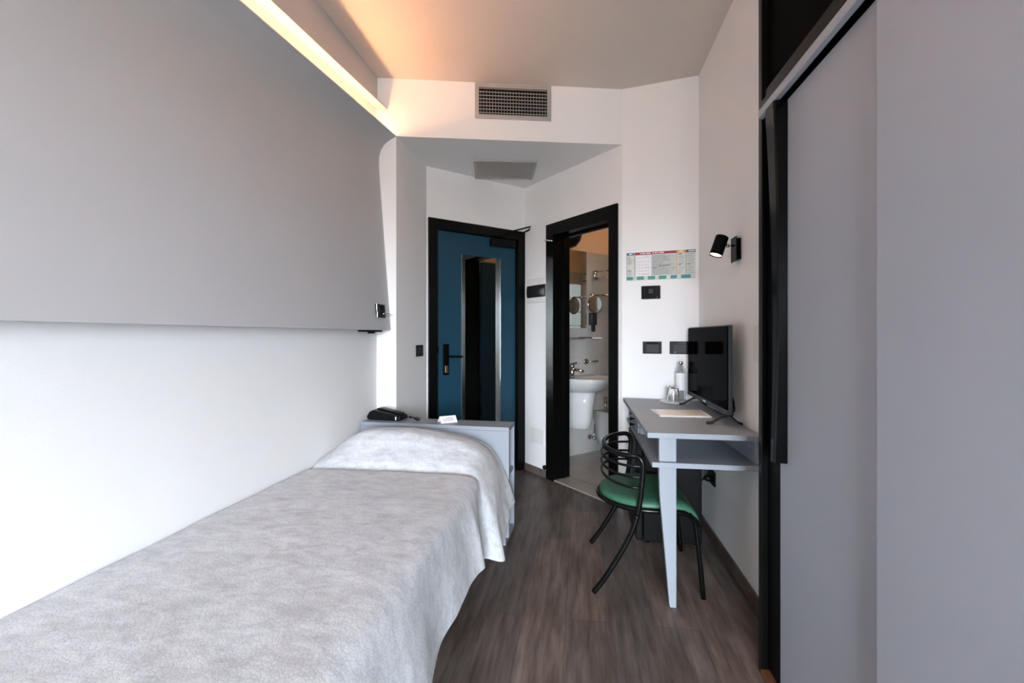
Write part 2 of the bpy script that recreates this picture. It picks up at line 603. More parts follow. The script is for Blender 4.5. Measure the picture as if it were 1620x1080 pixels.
def panel_profile(y):
    d = drop(y)
    k = 1.0 + 0.42 * max(0.0, 2.93 - y)              # the curve is taller towards the viewer
    k = min(k, 2.2)
    h = 0.25 * k
    z1 = 2.57 - d - h
    out = [(-1.262, 1.258)]
    for i in range(1, 9):
        s = i / 8
        out.append((-1.262 - 0.074 * s, 1.258 + (z1 - 1.258) * s))
    ctrl = [(-1.336, 1.0), (-1.3385, 0.76), (-1.336, 0.54), (-1.324, 0.365), (-1.297, 0.195), (-1.263, 0.085), (-1.228, 0.0)]
    for i in range(1, 21):
        x, q = catmull(ctrl, i / 20)
        out.append((x, 2.57 - d - q * h))
    out.append((-1.230, 2.578 - d))
    inner = [(-1.262, 2.566), (-1.297, 2.545), (-1.345, 2.535)]
    out += [(x, z - d) for x, z in inner]
    out += [(XL + 0.001, 2.53 - d), (XL + 0.001, 1.258)]
    return out


mb = MB()
ys = [YB + 0.005 + (2.903 - YB - 0.005) * i / 24 for i in range(25)]
rings = []
for y in ys:
    pr = panel_profile(y)
    # the far end meets the slightly slanted pier face
    rings.append([(x, y + (0.236 * (x - XL) - 0.002 if y == ys[-1] else 0), z) for x, z in pr])
mb.loft(rings)
bp = thing('bed_wall_panel', (XL, 0.8, 1.258), 'large curved grey panel on the left wall above the bed', 'wall panel')
o = obj('panel', mb, M['panel'], bp)
for p in o.data.polygons:
    p.use_smooth = True
md = o.modifiers.new('edges', 'EDGE_SPLIT')
md.split_angle = math.radians(32)
mb = MB()
mb.loft([[(-1.328, y, 2.546 - drop(y)), (-1.314, y, 2.548 - drop(y)), (-1.314, y, 2.555 - drop(y)), (-1.328, y, 2.553 - drop(y))]
         for y in (YB + 0.02, 2.88)])
obj('light_strip', mb, M['led'], bp)
# grey fascia and ledge above the cove
mb = MB()
rings = []
for y in (YB + 0.005, 2.895):
    d = 0.097 * (2.93 - y)
    e_ = 0.236 * 0.03 if y > 0 else 0
    rings.append([(XL + 0.001, y, 2.752 - d), (-1.282, y + e_ * 2, 2.747 - d), (-1.282, y + e_ * 2, 2.760 - d),
                  (XL + 0.006, y, 2.772 - d), (XL + 0.006, y, CEIL - 0.001), (XL + 0.001, y, CEIL - 0.001)])
mb.loft(rings)
struct('trim_1', mb, M['panel'], 'dark grey fascia strip between the light cove and the ceiling', 'trim')

# ------------------------------------------------------------------ entry door (door_1)
d1 = thing('door_1', tu(-0.48, 0), 'teal entry door in a black frame with a tall mirror on it', 'door', kind='structure')
mb = MB(FR)
mb.tub(-0.954, -0.877, 0.018, -0.08, 0, 2.166).tub(-0.083, -0.005, 0.018, -0.08, 0, 2.166).tub(-0.877, -0.083, 0.018, -0.08, 2.085, 2.166)
obj('door_frame', mb, M['blackwood'], d1, bev=0.003)
mb = MB(FR)
mb.tub(-0.873, -0.087, -0.022, -0.066, 0.006, 2.081)
leaf = obj('door_leaf', mb, M['teal'], d1, bev=0.002)
mb = MB(FR)
mb.tub(-0.640, -0.252, -0.0215, -0.018, 0.17, 1.903)
mir = obj('mirror', mb, M['mirror'], leaf)
for a, c in ((-0.642, -0.640), (-0.252, -0.250)):
    obj('mirror_edge', MB(FR).tub(a, c, -0.0215, -0.0165, 0.165, 1.908), M['chrome'], mir)
mb = MB(FR)
mb.tub(-0.815, -0.762, -0.0215, -0.008, 0.898, 1.152)
hp = obj('handle_plate', mb, M['black'], leaf, bev=0.003)
mb = MB(FR)
mb.tube([(-0.788, 0.012, 1.052), (-0.788, -0.032, 1.052), (-0.775, -0.042, 1.052), (-0.735, -0.044, 1.050), (-0.664, -0.044, 1.048)], 0.0085, smooth=4)
obj('lever', mb, M['black'], hp, smooth=True)
mb = MB(FR)
mb.tub(-0.803, -0.775, -0.009, 0.001, 0.915, 0.975)
obj('lock_turn', mb, M['brass'], hp, bev=0.004)
mb = MB(FR)
mb.tub(-0.365, -0.115, -0.0215, 0.030, 2.005, 2.068)
cl = obj('door_closer', mb, M['plastic'], leaf, bev=0.006)
mb = MB(FR)
mb.tube([(-0.20, -0.008, 2.075), (-0.20, -0.008, 2.09), (-0.33, -0.05, 2.092), (-0.014, -0.11, 2.196), (-0.02, -0.10, 2.17), (-0.02, -0.01, 2.16)], 0.007)
obj('closer_arm', mb, M['plastic'], cl, smooth=True)
mb = MB(FR)
mb.tub(-0.879, -0.873, 0.0185, -0.0215, 1.075, 1.135)
obj('strike_plate', mb, M['chrome'], d1)

# ------------------------------------------------------------------ bathroom door (door_2)
d2 = thing('door_2', tu(0.05, 0.73), 'black framed bathroom doorway standing open beside the notice', 'door', kind='structure')
mb = MB(FR)
mb.tub(-0.018, 0.168, 0.333, 0.430, 0, 2.164).tub(-0.018, 0.168, 1.052, 1.132, 0, 2.164).tub(-0.018, 0.168, 0.430, 1.052, 2.062, 2.164)
mb.tub(0.085, 0.105, 0.430, 0.447, 0, 2.062).tub(0.085, 0.105, 0.430, 1.052, 2.044, 2.062)
obj('door_frame', mb, M['blackwood'], d2, bev=0.003)
mb = MB(FR)
mb.tub(0.172, 0.80, 1.010, 1.050, 0.01, 2.050)
lf2 = obj('door_leaf', mb, M['teal'], d2, bev=0.002)
mb = MB(FR)
mb.tube([(0.73, -1.010, 1.05), (0.73, -0.965, 1.05), (0.715, -0.958, 1.05), (0.60, -0.958, 1.05)], 0.009, smooth=3)
obj('lever', mb, M['black'], lf2, smooth=True)
mb = MB(FR)
mb.tube([(-0.0185, -0.345, 2.031), (-0.034, -0.345, 2.031), (-0.036, -0.36, 2.030), (-0.03, -0.435, 2.012)], 0.006, smooth=3)
obj('door_catch', mb, M['chrome'], d2, smooth=True)
mb = MB(FR)
mb.tub(-0.01, 0.16, 0.431, 1.051, 0.0005, 0.012)
obj('threshold', mb, M['threshold'], d2, bev=0.003)

# ------------------------------------------------------------------ bathroom shell
TF = 1.95
struct('floor.001', MB(FR).tub(0.15, TF, -0.08, 1.15, -0.05, 0.004), M['tilefloor'],
       'beige tiled bathroom floor seen through the doorway', 'floor', frame=FR)
struct('wall_sink', MB(FR).tub(0.15, TF, -0.08, -0.14, 0, 2.09), M['tile'],
       'pale grey tiled bathroom wall behind the wash basin', 'wall', frame=FR)
struct('wall_sink_upper', MB(FR).tub(0.15, TF, -0.084, -0.14, 2.09, SOF + 0.05), M['bathpaint'],
       'warm lit painted strip of bathroom wall above the tiles', 'wall', frame=FR)
struct('wall_shower', MB(FR).tub(TF, TF + 0.06, -0.14, 1.2, 0, SOF + 0.05), M['tileside'],
       'tiled far end wall of the bathroom', 'wall', frame=FR)
struct('wall_inner', MB(FR).tub(0.15, TF + 0.05, 1.15, 1.20, 0, 2.09), M['tile'],
       'tiled bathroom wall behind the open bathroom door', 'wall', frame=FR)
struct('wall_inner_upper', MB(FR).tub(0.15, TF + 0.05, 1.154, 1.20, 2.09, SOF + 0.05), M['bathpaint'],
       'painted strip above the tiles behind the open bathroom door', 'wall', frame=FR)
struct('ceiling.001', MB(FR).tub(0.15, TF + 0.05, -0.14, 1.2, SOF + 0.02, SOF + 0.08), M['bathpaint'],
       'warm lit bathroom ceiling', 'ceiling', frame=FR)

# bathroom lamp on its ceiling
bl = thing('bathroom_ceiling_lamp', tu(1.0, 0.55, SOF - 0.05), 'round warm lamp on the bathroom ceiling', 'lamp')
mb = MB(FR)
mb.lathe([(0.10, SOF + 0.019), (0.10, SOF - 0.01), (0.085, SOF - 0.035), (0.04, SOF - 0.05), (0.001, SOF - 0.053)], (1.0, -0.55, 0))
obj('lamp_shade', mb, M['bathlamp'], bl, smooth=True)

# ------------------------------------------------------------------ wash basin
bs = thing('wash_basin', tu(0.66, -0.08, 0.30), 'white ceramic wash basin with half pedestal on the tiled wall', 'wash basin')


def basin_ring(w, d, z, d0=-0.078, n=40, p=2.4, tc=0.66):
    # half super-ellipse against the wall: t along the wall, u away from it
    pts = []
    for i in range(n + 1):
        a = math.pi * i / n
        ca, sa = math.cos(a), math.sin(a)
        t = tc + w * math.copysign(abs(ca) ** (2 / p), ca)
        u = d0 + d * abs(sa) ** (2 / p)
        pts.append((t, -u, z))
    return pts


mb = MB(FR)
mb.loft([basin_ring(0.10, 0.20, 0.66), basin_ring(0.19, 0.32, 0.675), basin_ring(0.25, 0.42, 0.72), basin_ring(0.282, 0.475, 0.775),
         basin_ring(0.29, 0.495, 0.806), basin_ring(0.288, 0.492, 0.815), basin_ring(0.27, 0.470, 0.818),
         basin_ring(0.235, 0.32, 0.800, 0.06), basin_ring(0.20, 0.28, 0.745, 0.075), basin_ring(0.10, 0.16, 0.705, 0.11)])
obj('basin', mb, M['ceramic'], bs, smooth=True)
mb = MB(FR)
mb.loft([basin_ring(0.080, 0.20, 0.302), basin_ring(0.095, 0.225, 0.315), basin_ring(0.105, 0.245, 0.40),
         basin_ring(0.125, 0.265, 0.55), basin_ring(0.145, 0.285, 0.672)])
obj('pedestal', mb, M['ceramic'], bs, smooth=True)
mb = MB(FR)
mb.lathe([(0.026, 0.814), (0.026, 0.820), (0.021, 0.826), (0.021, 0.905), (0.024, 0.910), (0.024, 0.935), (0.012, 0.942)], (0.585, -0.0, 0), n=18)
mb.tube([(0.585, 0.0, 0.885), (0.60, -0.05, 0.885), (0.625, -0.12, 0.872)], 0.013)
mb.tube([(0.585, 0.0, 0.94), (0.60, -0.045, 0.952), (0.61, -0.075, 0.955)], 0.008)
obj('tap', mb, M['chrome'], bs, smooth=True)

# towel ring, valve
mb = MB(FR)
mb.lathe([(0.03, -0.0795), (0.03, -0.065), (0.012, -0.062)], (0.84, 0, 0.953), axis='Y', n=20, rot=Matrix.Rotation(math.pi, 3, 'Z'))
mb.tube([(0.84, 0.07, 0.953), (0.84, 0.03, 0.953), (0.87, 0.01, 0.955), (0.95, 0.005, 0.957)], 0.008)
tag(obj('towel_hook', mb, M['chrome'], smooth=True), 'chrome towel hook on the tiles above the wash basin', 'hook')
mb = MB(FR)
mb.lathe([(0.026, -0.0795), (0.026, -0.07), (0.012, -0.066), (0.012, -0.02), (0.018, -0.018), (0.018, 0.005)], (0.90, 0, 0.165), axis='Y', n=18, rot=Matrix.Rotation(math.pi, 3, 'Z'))
mb.tube([(0.90, 0.04, 0.165), (0.93, 0.04, 0.20), (0.945, 0.05, 0.30)], 0.007)
tag(obj('angle_valve', mb, M['chrome'], smooth=True), 'small chrome angle valve low on the tiles beside the bidet', 'valve')

# bidet
bd = thing('bidet', tu(1.14, 0.1, 0.08), 'white ceramic bidet partly hidden by the right door frame', 'bidet')


def bid(w, d, z, d0=-0.078):
    return basin_ring(w, d, z, d0, p=4.0, tc=1.14)


mb = MB(FR)
mb.loft([bid(0.13, 0.20, 0.085), bid(0.15, 0.26, 0.16), bid(0.17, 0.40, 0.29), bid(0.185, 0.52, 0.37), bid(0.19, 0.545, 0.425),
         bid(0.188, 0.54, 0.437), bid(0.17, 0.51, 0.438), bid(0.13, 0.30, 0.40, 0.12), bid(0.08, 0.2, 0.36, 0.15)])
obj('bowl', mb, M['ceramic'], bd, smooth=True)
mb = MB(FR)
mb.lathe([(0.022, 0.435), (0.022, 0.445), (0.017, 0.45), (0.017, 0.545), (0.02, 0.55), (0.02, 0.57), (0.008, 0.578)], (1.05, -0.0, 0), n=16)
mb.tube([(1.05, 0.0, 0.52), (1.09, -0.03, 0.515), (1.13, -0.07, 0.50)], 0.010)
obj('tap', mb, M['chrome'], bd, smooth=True)

# mirror, shelf, comb, sconce, shaving mirror, dryer, towel rails
bm_ = thing('bathroom_mirror', tu(0.55, -0.08, 1.297), 'frameless bathroom mirror on the tiles above the wash basin', 'mirror')
obj('mirror_glass', MB(FR).tub(0.25, 0.85, -0.0795, -0.072, 1.297, 2.088), M['mirror'], bm_)
sh = thing('glass_shelf', tu(0.66, -0.08, 1.19), 'glass shelf on the tiles below the bathroom mirror', 'shelf')
obj('shelf_glass', MB(FR).tub(0.36, 0.955, -0.079, 0.045, 1.192, 1.200), M['glass'], sh)
for t in (0.45, 0.90):
    obj('bracket', MB(FR).tub(t - 0.01, t + 0.01, -0.0795, -0.04, 1.180, 1.1915), M['chrome'], sh)
mb = MB(FR)
mb.tub(0.70, 0.86, -0.03, 0.0, 1.2005, 1.206)
for i in range(9):
    mb.tub(0.705 + i * 0.017, 0.713 + i * 0.017, -0.0, 0.018, 1.2005, 1.205)
tag(obj('hair_comb', mb, M['comb'], bev=0.001), 'brown comb lying on the bathroom glass shelf', 'comb')
sc = thing('wall_sconce', tu(0.62, -0.08, 2.10), 'dark half-bowl lamp high on the bathroom wall above the mirror', 'lamp')
mb = MB(FR)
mb.loft([basin_ring(w_, d_, z_, n=24, p=2.0, tc=0.61) for w_, d_, z_ in ((0.02, 0.03, 2.100), (0.06, 0.09, 2.115), (0.09, 0.14, 2.16), (0.105, 0.165, 2.225), (0.10, 0.16, 2.226), (0.05, 0.08, 2.14))])
obj('lamp_bowl', mb, M['smoke'], sc, smooth=True)
vm = thing('shaving_mirror', tu(0.80, 0.05, 1.44), 'round magnifying mirror on a chrome arm beside the bathroom mirror', 'mirror')
mb = MB(FR)
QS = Matrix.Rotation(math.radians(174), 3, 'Z')
mb.lathe([(0.088, -0.006), (0.092, 0.0), (0.088, 0.006), (0.080, 0.007)], (0.815, -0.085, 1.537), axis='Y', n=32, rot=QS)
obj('mirror_rim', mb, M['chrome'], vm, smooth=True)
mb = MB(FR)
mb.lathe([(0.079, 0.0075), (0.001, 0.0076)], (0.815, -0.085, 1.537), axis='Y', n=32, rot=QS, caps=False)
mb.lathe([(0.079, -0.0065), (0.001, -0.0066)], (0.815, -0.085, 1.537), axis='Y', n=32, rot=QS, caps=False)
obj('mirror_glass', mb, M['mirror'], vm)
mb = MB(FR)
mb.tube([(0.93, 0.079, 1.63), (0.93, -0.0, 1.63), (0.90, -0.06, 1.63), (0.815, -0.085, 1.63), (0.815, -0.085, 1.62)], 0.007)
mb.lathe([(0.028, 1.60), (0.028, 1.66)], (0.93, 0.072, 0), n=16)
obj('arm', mb, M['chrome'], vm, smooth=True)
mb = MB(FR)
mb.tub(0.885, 0.955, -0.0795, -0.02, 1.33, 1.455).tub(0.90, 0.94, -0.06, -0.03, 1.262, 1.33)
tag(obj('hair_dryer', mb, M['greyplastic'], bev=0.008), 'grey hair dryer holder on the tiles below the shaving mirror', 'hair dryer')
tr = thing('towel_rack', tu(1.10, -0.08, 1.80), 'double chrome towel rack high on the bathroom tiles', 'towel rack')
for t in (0.955, 1.55):
    obj('wall_mount', MB(FR).lathe([(0.022, 1.80), (0.022, 1.90)], (t, 0.056, 0), n=14), M['chrome'], tr, smooth=True)
for z_, u_ in ((1.885, 0.10), (1.815, 0.14)):
    mb = MB(FR)
    mb.tube([(0.955, 0.06, z_), (0.965, -u_, z_), (1.54, -u_, z_), (1.55, 0.06, z_)], 0.007)
    obj('rail', mb, M['chrome'], tr, smooth=True)
mb = MB(FR)
mb.tube([(0.985, 0.079, 1.645), (0.985, 0.0, 1.645), (1.60, 0.0, 1.645), (1.60, 0.079, 1.645)], 0.008)
tag(obj('towel_bar', mb, M['chrome'], smooth=True), 'single chrome towel bar below the towel rack', 'towel bar')
# glass block window on the far bathroom wall and a shower rail (seen in the mirror)
gb = thing('window_2', tu(1.72, 1.15, 1.0), 'bright glass block window in the bathroom, seen in the mirror', 'window', kind='structure')
for i in range(2):
    for j in range(5):
        obj('glass_block', MB(FR).tub(1.53 + i * 0.19, 1.71 + i * 0.19, 1.12, 1.149, 0.98 + j * 0.19, 1.16 + j * 0.19), M['glassblock'], gb, bev=0.012)
mb = MB(FR)
mb.tube([(TF, -0.62, 1.98), (TF - 0.12, -0.62, 1.98), (TF - 0.12, -0.62, 0.95), (TF, -0.62, 0.95)], 0.011)
mb.lathe([(0.012, 0), (0.05, -0.05), (0.05, -0.06)], (TF - 0.15, -0.62, 1.92), n=18)
tag(obj('shower_rail', mb, M['chrome'], smooth=True), 'chrome shower rail reflected in the bathroom mirror', 'shower')

# ------------------------------------------------------------------ fittings on the entrance walls
bk = thing('breaker_box', tu(0, 0.193, 1.51), 'white fuse box with smoked window between the two doors', 'fuse box')
mb = MB(FR)
mb.tub(-0.014, 0, 0.062, 0.326, 1.512, 1.724)
obj('box', mb, M['whiteplate'], bk, bev=0.006)
mb = MB(FR)
rg = []
for i in range(9):
    a = math.pi * i / 8
    rg.append((-0.0145 - 0.010 * math.sin(a), 1.612 - 0.054 * math.cos(a)))
mb.loft([[(x, -u_, z) for x, z in rg] for u_ in (0.064, 0.324)])
obj('smoked_window', mb, M['smoke'], bk)
mb = MB(FR)
mb.tub(-0.004, 0, 0.10, 0.29, 0.268, 0.405)
tag(obj('access_cover', mb, M['whiteplate'], bev=0.002), 'flat white cover plate low on the wall between the doors', 'cover plate')
mb = MB(FR)
mb.lathe([(0.014, 0.0), (0.014, -0.006), (0.018, -0.008), (0.020, -0.022), (0.014, -0.03), (0.002, -0.031)], (-0.0, -0.318, 0.09), axis='X', n=18)
tag(obj('door_stop', mb, M['plastic'], smooth=True), 'small round black door stop beside the bathroom door frame', 'door stop')


def switch_plate(name, F, x0, x1, z0, z1, label, cat, insets, group=None, glass=False):
    # F: x along the wall, y into the wall
    r = thing(name, F @ Vector(((x0 + x1) / 2, 0, z0)), label, cat, group)
    obj('plate', MB(F).box(x0, x1, -0.009, -0.0003, z0, z1), M['blackgloss' if glass else 'plastic'], r, bev=0.003)
    for nm, a, c, lo, hi, m in insets:
        X0, X1 = x0 + (x1 - x0) * a, x0 + (x1 - x0) * c
        Z0, Z1 = z0 + (z1 - z0) * lo, z0 + (z1 - z0) * hi
        obj(nm, MB(F).box(X0, X1, -0.0115, -0.0088, Z0, Z1), M[m], r, bev=0.0008)
    return r


# frame for the pier side (X = PC..PD), x along +Y seen from the room, y into the wall (-X)
FS = Matrix(((0, -1, 0, PC.x + 0.014), (1, 0, 0, 0), (0, 0, 1, 0), (0, 0, 0, 1)))
switch_plate('light_switch', FS, 3.262, 3.402, 1.064, 1.150, 'small black light switch on the pier left of the teal door', 'switch',
             [('rocker', 0.22, 0.50, 0.18, 0.82, 'greyplastic'), ('rocker', 0.51, 0.79, 0.18, 0.82, 'greyplastic')])
# poster wall, x from the corner PG
def xp(p):
    return (FP.inverted() @ Vector(p)).x


switch_plate('thermostat', FP, 0.131, 0.257, 1.475, 1.566, 'black thermostat panel directly below the coloured notice', 'thermostat',
             [('display', 0.38, 0.62, 0.42, 0.76, 'greyplastic'), ('sensor', 0.82, 0.86, 0.1, 0.15, 'chrome'),
              ('trim_line', 0.15, 0.17, 0.02, 0.98, 'greyplastic')], glass=True)
switch_plate('socket_plate', FP, 0.140, 0.265, 1.097, 1.181, 'left of two black socket plates on the wall above the desk', 'socket',
             [('module', 0.2, 0.83, 0.1, 0.76, 'greyplastic'), ('key', 0.22, 0.80, 0.8, 0.93, 'blackgloss')])
switch_plate('socket_plate', FP, 0.316, 0.450, 1.097, 1.183, 'right black socket plate, partly behind the television', 'socket',
             [('module', 0.2, 0.80, 0.1, 0.74, 'greyplastic'), ('key', 0.22, 0.78, 0.8, 0.93, 'blackgloss'),
              ('label_chip', 0.22, 0.30, 0.1, 0.2, 'paper')])

# ------------------------------------------------------------------ notice (poster)
PX0, PX1, PZ0, PZ1 = 0.030, 0.480, 1.606, 1.800
ps = thing('notice_board', FP @ Vector(((PX0 + PX1) / 2, 0, PZ0)), 'wide coloured information notice with map on the wall above the desk', 'notice')
obj('sheet', MB(FP).box(PX0, PX1, -0.004, -0.0003, PZ0, PZ1), M['p_mist'], ps)


def pbar(mb, a, c, lo, hi, k):
    mb.box(PX0 + (PX1 - PX0) * a, PX0 + (PX1 - PX0) * c, -0.0040 - 0.0005 * k, -0.0038, PZ0 + (PZ1 - PZ0) * lo, PZ0 + (PZ1 - PZ0) * hi)


def pobj(name, bars, m, k=1):
    mb = MB(FP)
    for b in bars:
        pbar(mb, *b, k)
    return obj(name, mb, M[m], ps)


pobj('header', [(0, 0.12, 0.91, 1.0)], 'p_blue')
pobj('header', [(0.127, 0.735, 0.91, 1.0)], 'p_red')
pobj('header', [(0.735, 0.87, 0.91, 1.0)], 'p_orange')
pobj('header', [(0.87, 1.0, 0.91, 1.0)], 'p_green')
pobj('text_block', [(0.375, 0.73, 0.17, 0.88)], 'p_grey')
for b_ in ((0.745, 0.862, 0.17, 0.9), (0.878, 0.995, 0.17, 0.9), (0.006, 0.115, 0.17, 0.9)):
    pobj('text_block', [b_], 'p_mist')
for b_ in ((0.12, 0.126, 0.05, 0.91), (0.866, 0.871, 0.12, 0.92), (0.0, 0.004, 0.0, 0.91)):
    pobj('divider', [b_], 'darkink', 2)
pobj('divider', [(0.735, 0.744, 0.12, 0.91)], 'p_orange', 2)
# map: paper with street lines
pobj('map', [(0.14, 0.365, 0.15, 0.89)], 'paper')
lines = [(0.16 + i * 0.034, 0.1615 + i * 0.034, 0.2, 0.72) for i in range(6)]
lines += [(0.155, 0.35, 0.22 + j * 0.11, 0.226 + j * 0.11) for j in range(5)] + [(0.27, 0.34, 0.85, 0.862)]
pobj('map_streets', lines, 'ink', 2)
pobj('map_streets', [(0.155, 0.345, 0.79, 0.80), (0.28, 0.35, 0.46, 0.465), (0.22, 0.35, 0.20, 0.206)], 'p_pink', 3)
# header words (too small to read in the photograph)
hw = [(0.04, 0.075, 0.938, 0.972), (0.08, 0.088, 0.938, 0.985)]
x = 0.205
for wd in (0.016, 0.05, 0.068, 0.022, 0.032, 0.016, 0.062):
    hw.append((x, x + wd, 0.938, 0.972))
    x += wd + 0.012 + (0.012 if wd == 0.068 else 0)
hw += [(0.77, 0.835, 0.938, 0.972), (0.905, 0.99, 0.938, 0.972)]
pobj('header_text', hw, 'paper', 3)
rnd = random.Random(3)
tx = []
for (a, c, n_, lo, hi) in ((0.385, 0.72, 15, 0.2, 0.86), (0.752, 0.855, 11, 0.2, 0.85), (0.885, 0.985, 11, 0.2, 0.85), (0.012, 0.108, 7, 0.6, 0.85), (0.012, 0.108, 4, 0.2, 0.34)):
    for i in range(n_):
        z_ = hi - (hi - lo) * i / (n_ - 1)
        tx.append((a, a + (c - a) * rnd.uniform(0.45, 1.0), z_ - 0.006, z_ + 0.006))
pobj('body_text', tx, 'ink', 3)
pobj('title_text', [(0.49, 0.502, 0.47, 0.51), (0.51, 0.64, 0.48, 0.5), (0.39, 0.45, 0.42, 0.435), (0.765, 0.81, 0.86, 0.88), (0.765, 0.80, 0.5, 0.52), (0.015, 0.06, 0.355, 0.372), (0.885, 0.93, 0.5, 0.515)], 'darkink', 4)
for a, c, m_ in ((0.0, 0.10, 'p_teal'), (0.155, 0.262, 'p_teal'), (0.32, 0.425, 'p_teal'), (0.48, 0.59, 'p_teal'), (0.65, 0.74, 'p_sea'), (0.80, 0.935, 'p_sea')):
    pobj('coupon', [(a, c, 0.02, 0.14)], m_, 2)


# ------------------------------------------------------------------ air vents
def fb(x, z, y=0.0):
    return FB @ Vector((x, y, z))


av = thing('air_vent', FB @ Vector((0.80, 0, 2.71)), 'rectangular grey vent with black grid on the white bulkhead', 'vent')
ax0, ax1, az0, az1 = 0.530, 1.058, 2.712, 2.953
fr = 0.028
mb = MB(FB)
mb.box(ax0, ax1, -0.012, -0.0005, az0, az0 + fr).box(ax0, ax1, -0.012, -0.0005, az1 - fr, az1)
mb.box(ax0, ax0 + fr, -0.012, -0.0005, az0 + fr, az1 - fr).box(ax1 - fr, ax1, -0.012, -0.0005, az0 + fr, az1 - fr)
obj('vent_frame', mb, M['aluminium'], av, bev=0.002)
obj('vent_back', MB(FB).box(ax0 + fr, ax1 - fr, -0.0025, -0.0008, az0 + fr, az1 - fr), M['ventdark'], av)
mb = MB(FB)
nz = 8
for i in range(nz):
    z_ = az0 + fr + 0.012 + (az1 - az0 - 2 * fr - 0.02) * i / (nz - 1)
    mb.box(ax0 + fr, ax1 - fr, -0.011, -0.004, z_ - 0.0016, z_ + 0.0016)
for i in range(23):
    x_ = ax0 + fr + 0.012 + (ax1 - ax0 - 2 * fr - 0.024) * i / 22
    mb.box(x_ - 0.0012, x_ + 0.0012, -0.0075, -0.003, az0 + fr, az1 - fr - 0.02)
obj('grille', mb, M['aluminium'], av)
FV = Matrix.Translation(Vector((-0.605, 3.646, SOF))) @ Matrix.Rotation(math.radians(11.6), 4, 'Z')
sv = thing('ceiling_vent', FV @ Vector((0, 0, -0.012)), 'square flat grey louvred vent in the lowered entrance ceiling', 'vent')
mb = MB(FV)
h = 0.243
k = 0.202
f2 = 0.026
mb.box(-h, h, -k, -k + f2, -0.012, -0.0005).box(-h, h, k - f2, k, -0.012, -0.0005)
mb.box(-h, -h + f2, -k + f2, k - f2, -0.012, -0.0005).box(h - f2, h, -k + f2, k - f2, -0.012, -0.0005)
obj('vent_frame', mb, M['aluminium'], sv, bev=0.002)
mb = MB(FV)
n_ = 15
for i in range(n_):
    y_ = -k + f2 + (2 * k - 2 * f2) * (i + 0.5) / n_
    mb.loft([[(x_, y_ - 0.012, -0.003), (x_, y_ + 0.008, -0.011), (x_, y_ + 0.009, -0.009), (x_, y_ - 0.011, -0.001)] for x_ in (-h + f2, h - f2)])
obj('louvres', mb, M['aluminium'], sv)

# ------------------------------------------------------------------ wardrobe
XW = 0.650
wd = thing('wardrobe', (0.95, 0.8, 0), 'tall grey sliding wardrobe with black frame along the right side', 'wardrobe')
WN, WFAR = -0.30, 1.787
mb = MB()
mb.box(XW, 1.28, WFAR - 0.030, WFAR, 0, CEIL - 0.003)
obj('end_panel', mb, M['blackwood'], wd, bev=0.002)
mb = MB()
mb.box(XW + 0.02, XW + 0.05, 1.66, WFAR - 0.031, 0.03, 2.02)
obj('door_channel', mb, M['black'], wd, bev=0.002)
mb = MB()
mb.box(XW + 0.35, 1.28, WN, WFAR - 0.031, 0.03, CEIL - 0.01)
obj('carcass', mb, M['black'], wd)
mb = MB()
mb.box(XW - 0.004, XW + 0.06, WN, WFAR - 0.031, 2.032, 2.066).box(XW + 0.008, XW + 0.06, WN, WFAR - 0.031, 2.067, 2.104)
obj('transom', mb, M['blackwood'], wd, bev=0.003)
mb = MB()
mb.box(XW + 0.02, XW + 0.05, WN, WFAR - 0.031, 2.105, CEIL - 0.004)
obj('upper_panel', mb, M['upper'], wd)
mb = MB()
mb.loft([[(XW - 0.014, y, 2.002), (XW + 0.004, y, 1.999), (XW + 0.004, y, 2.031), (XW - 0.014, y, 2.031)] for y in (WN, 1.752)])
obj('top_rail', mb, M['wardrobe'], wd, bev=0.003)
mb = MB()
mb.box(XW - 0.005, XW + 0.09, WN, WFAR - 0.031, 0.0, 0.022)
obj('bottom_track', mb, M['brown'], wd, bev=0.002)
mb = MB()
mb.box(XW + 0.022, XW + 0.046, 1.0, 1.659, 0.024, 1.996)
dA = obj('sliding_door', mb, M['wardrobe'], wd, bev=0.003)
mb = MB()
mb.box(XW - 0.006, XW + 0.018, WN, 1.106, 0.024, 1.997)
obj('sliding_door', mb, M['wardrobe'], wd, bev=0.003)
mb = MB()
rings = []
for i in range(13):
    s = i / 12
    z_ = 0.805 + (1.995 - 0.805) * s
    y1 = 1.632 + 0.044 * s ** 1.3
    out = XW - 0.022 + 0.012 * math.sin(math.pi * s)
    rings.append([(XW + 0.0215, 1.600, z_), (out + 0.006, 1.600, z_), (out, 1.604, z_), (out, y1 - 0.006, z_), (out + 0.012, y1, z_), (XW + 0.0215, y1 + 0.004, z_)])
mb.loft(rings)
obj('handle', mb, M['blackgloss'], dA, bev=0.002)

# white plate on the right wall beside the wardrobe
FRW = Matrix(((0, 1, 0, XR), (-1, 0, 0, 0), (0, 0, 1, 0), (0, 0, 0, 1)))   # x along -Y, y into the wall (+X)
mb = MB(FRW)
mb.box(-2.21, -2.10, -0.008, 0, 1.106, 1.266)
tag(obj('wall_plate', mb, M['whiteplate'], bev=0.003), 'white wall plate on the right wall against the wardrobe edge', 'wall plate')

# ------------------------------------------------------------------ bed, headboard, bedspread
bed = thing('bed', (-0.92, 1.6, 0), 'single bed along the left wall under the mottled spread', 'bed')
obj('mattress', MB().box(-1.345, -0.515, 0.64, 2.585, 0.30, 0.535), M['white'], bed, bev=0.04, seg=4)
obj('bed_base', MB().box(-1.335, -0.525, 0.65, 2.58, 0.10, 0.299), M['laminate'], bed, bev=0.004)
for x_ in (-1.28, -0.58):
    for y_ in (0.72, 2.50):
        obj('leg', MB().lathe([(0.025, 0.0), (0.03, 0.0999)], (x_, y_, 0), n=16), M['black'], bed, smooth=True)

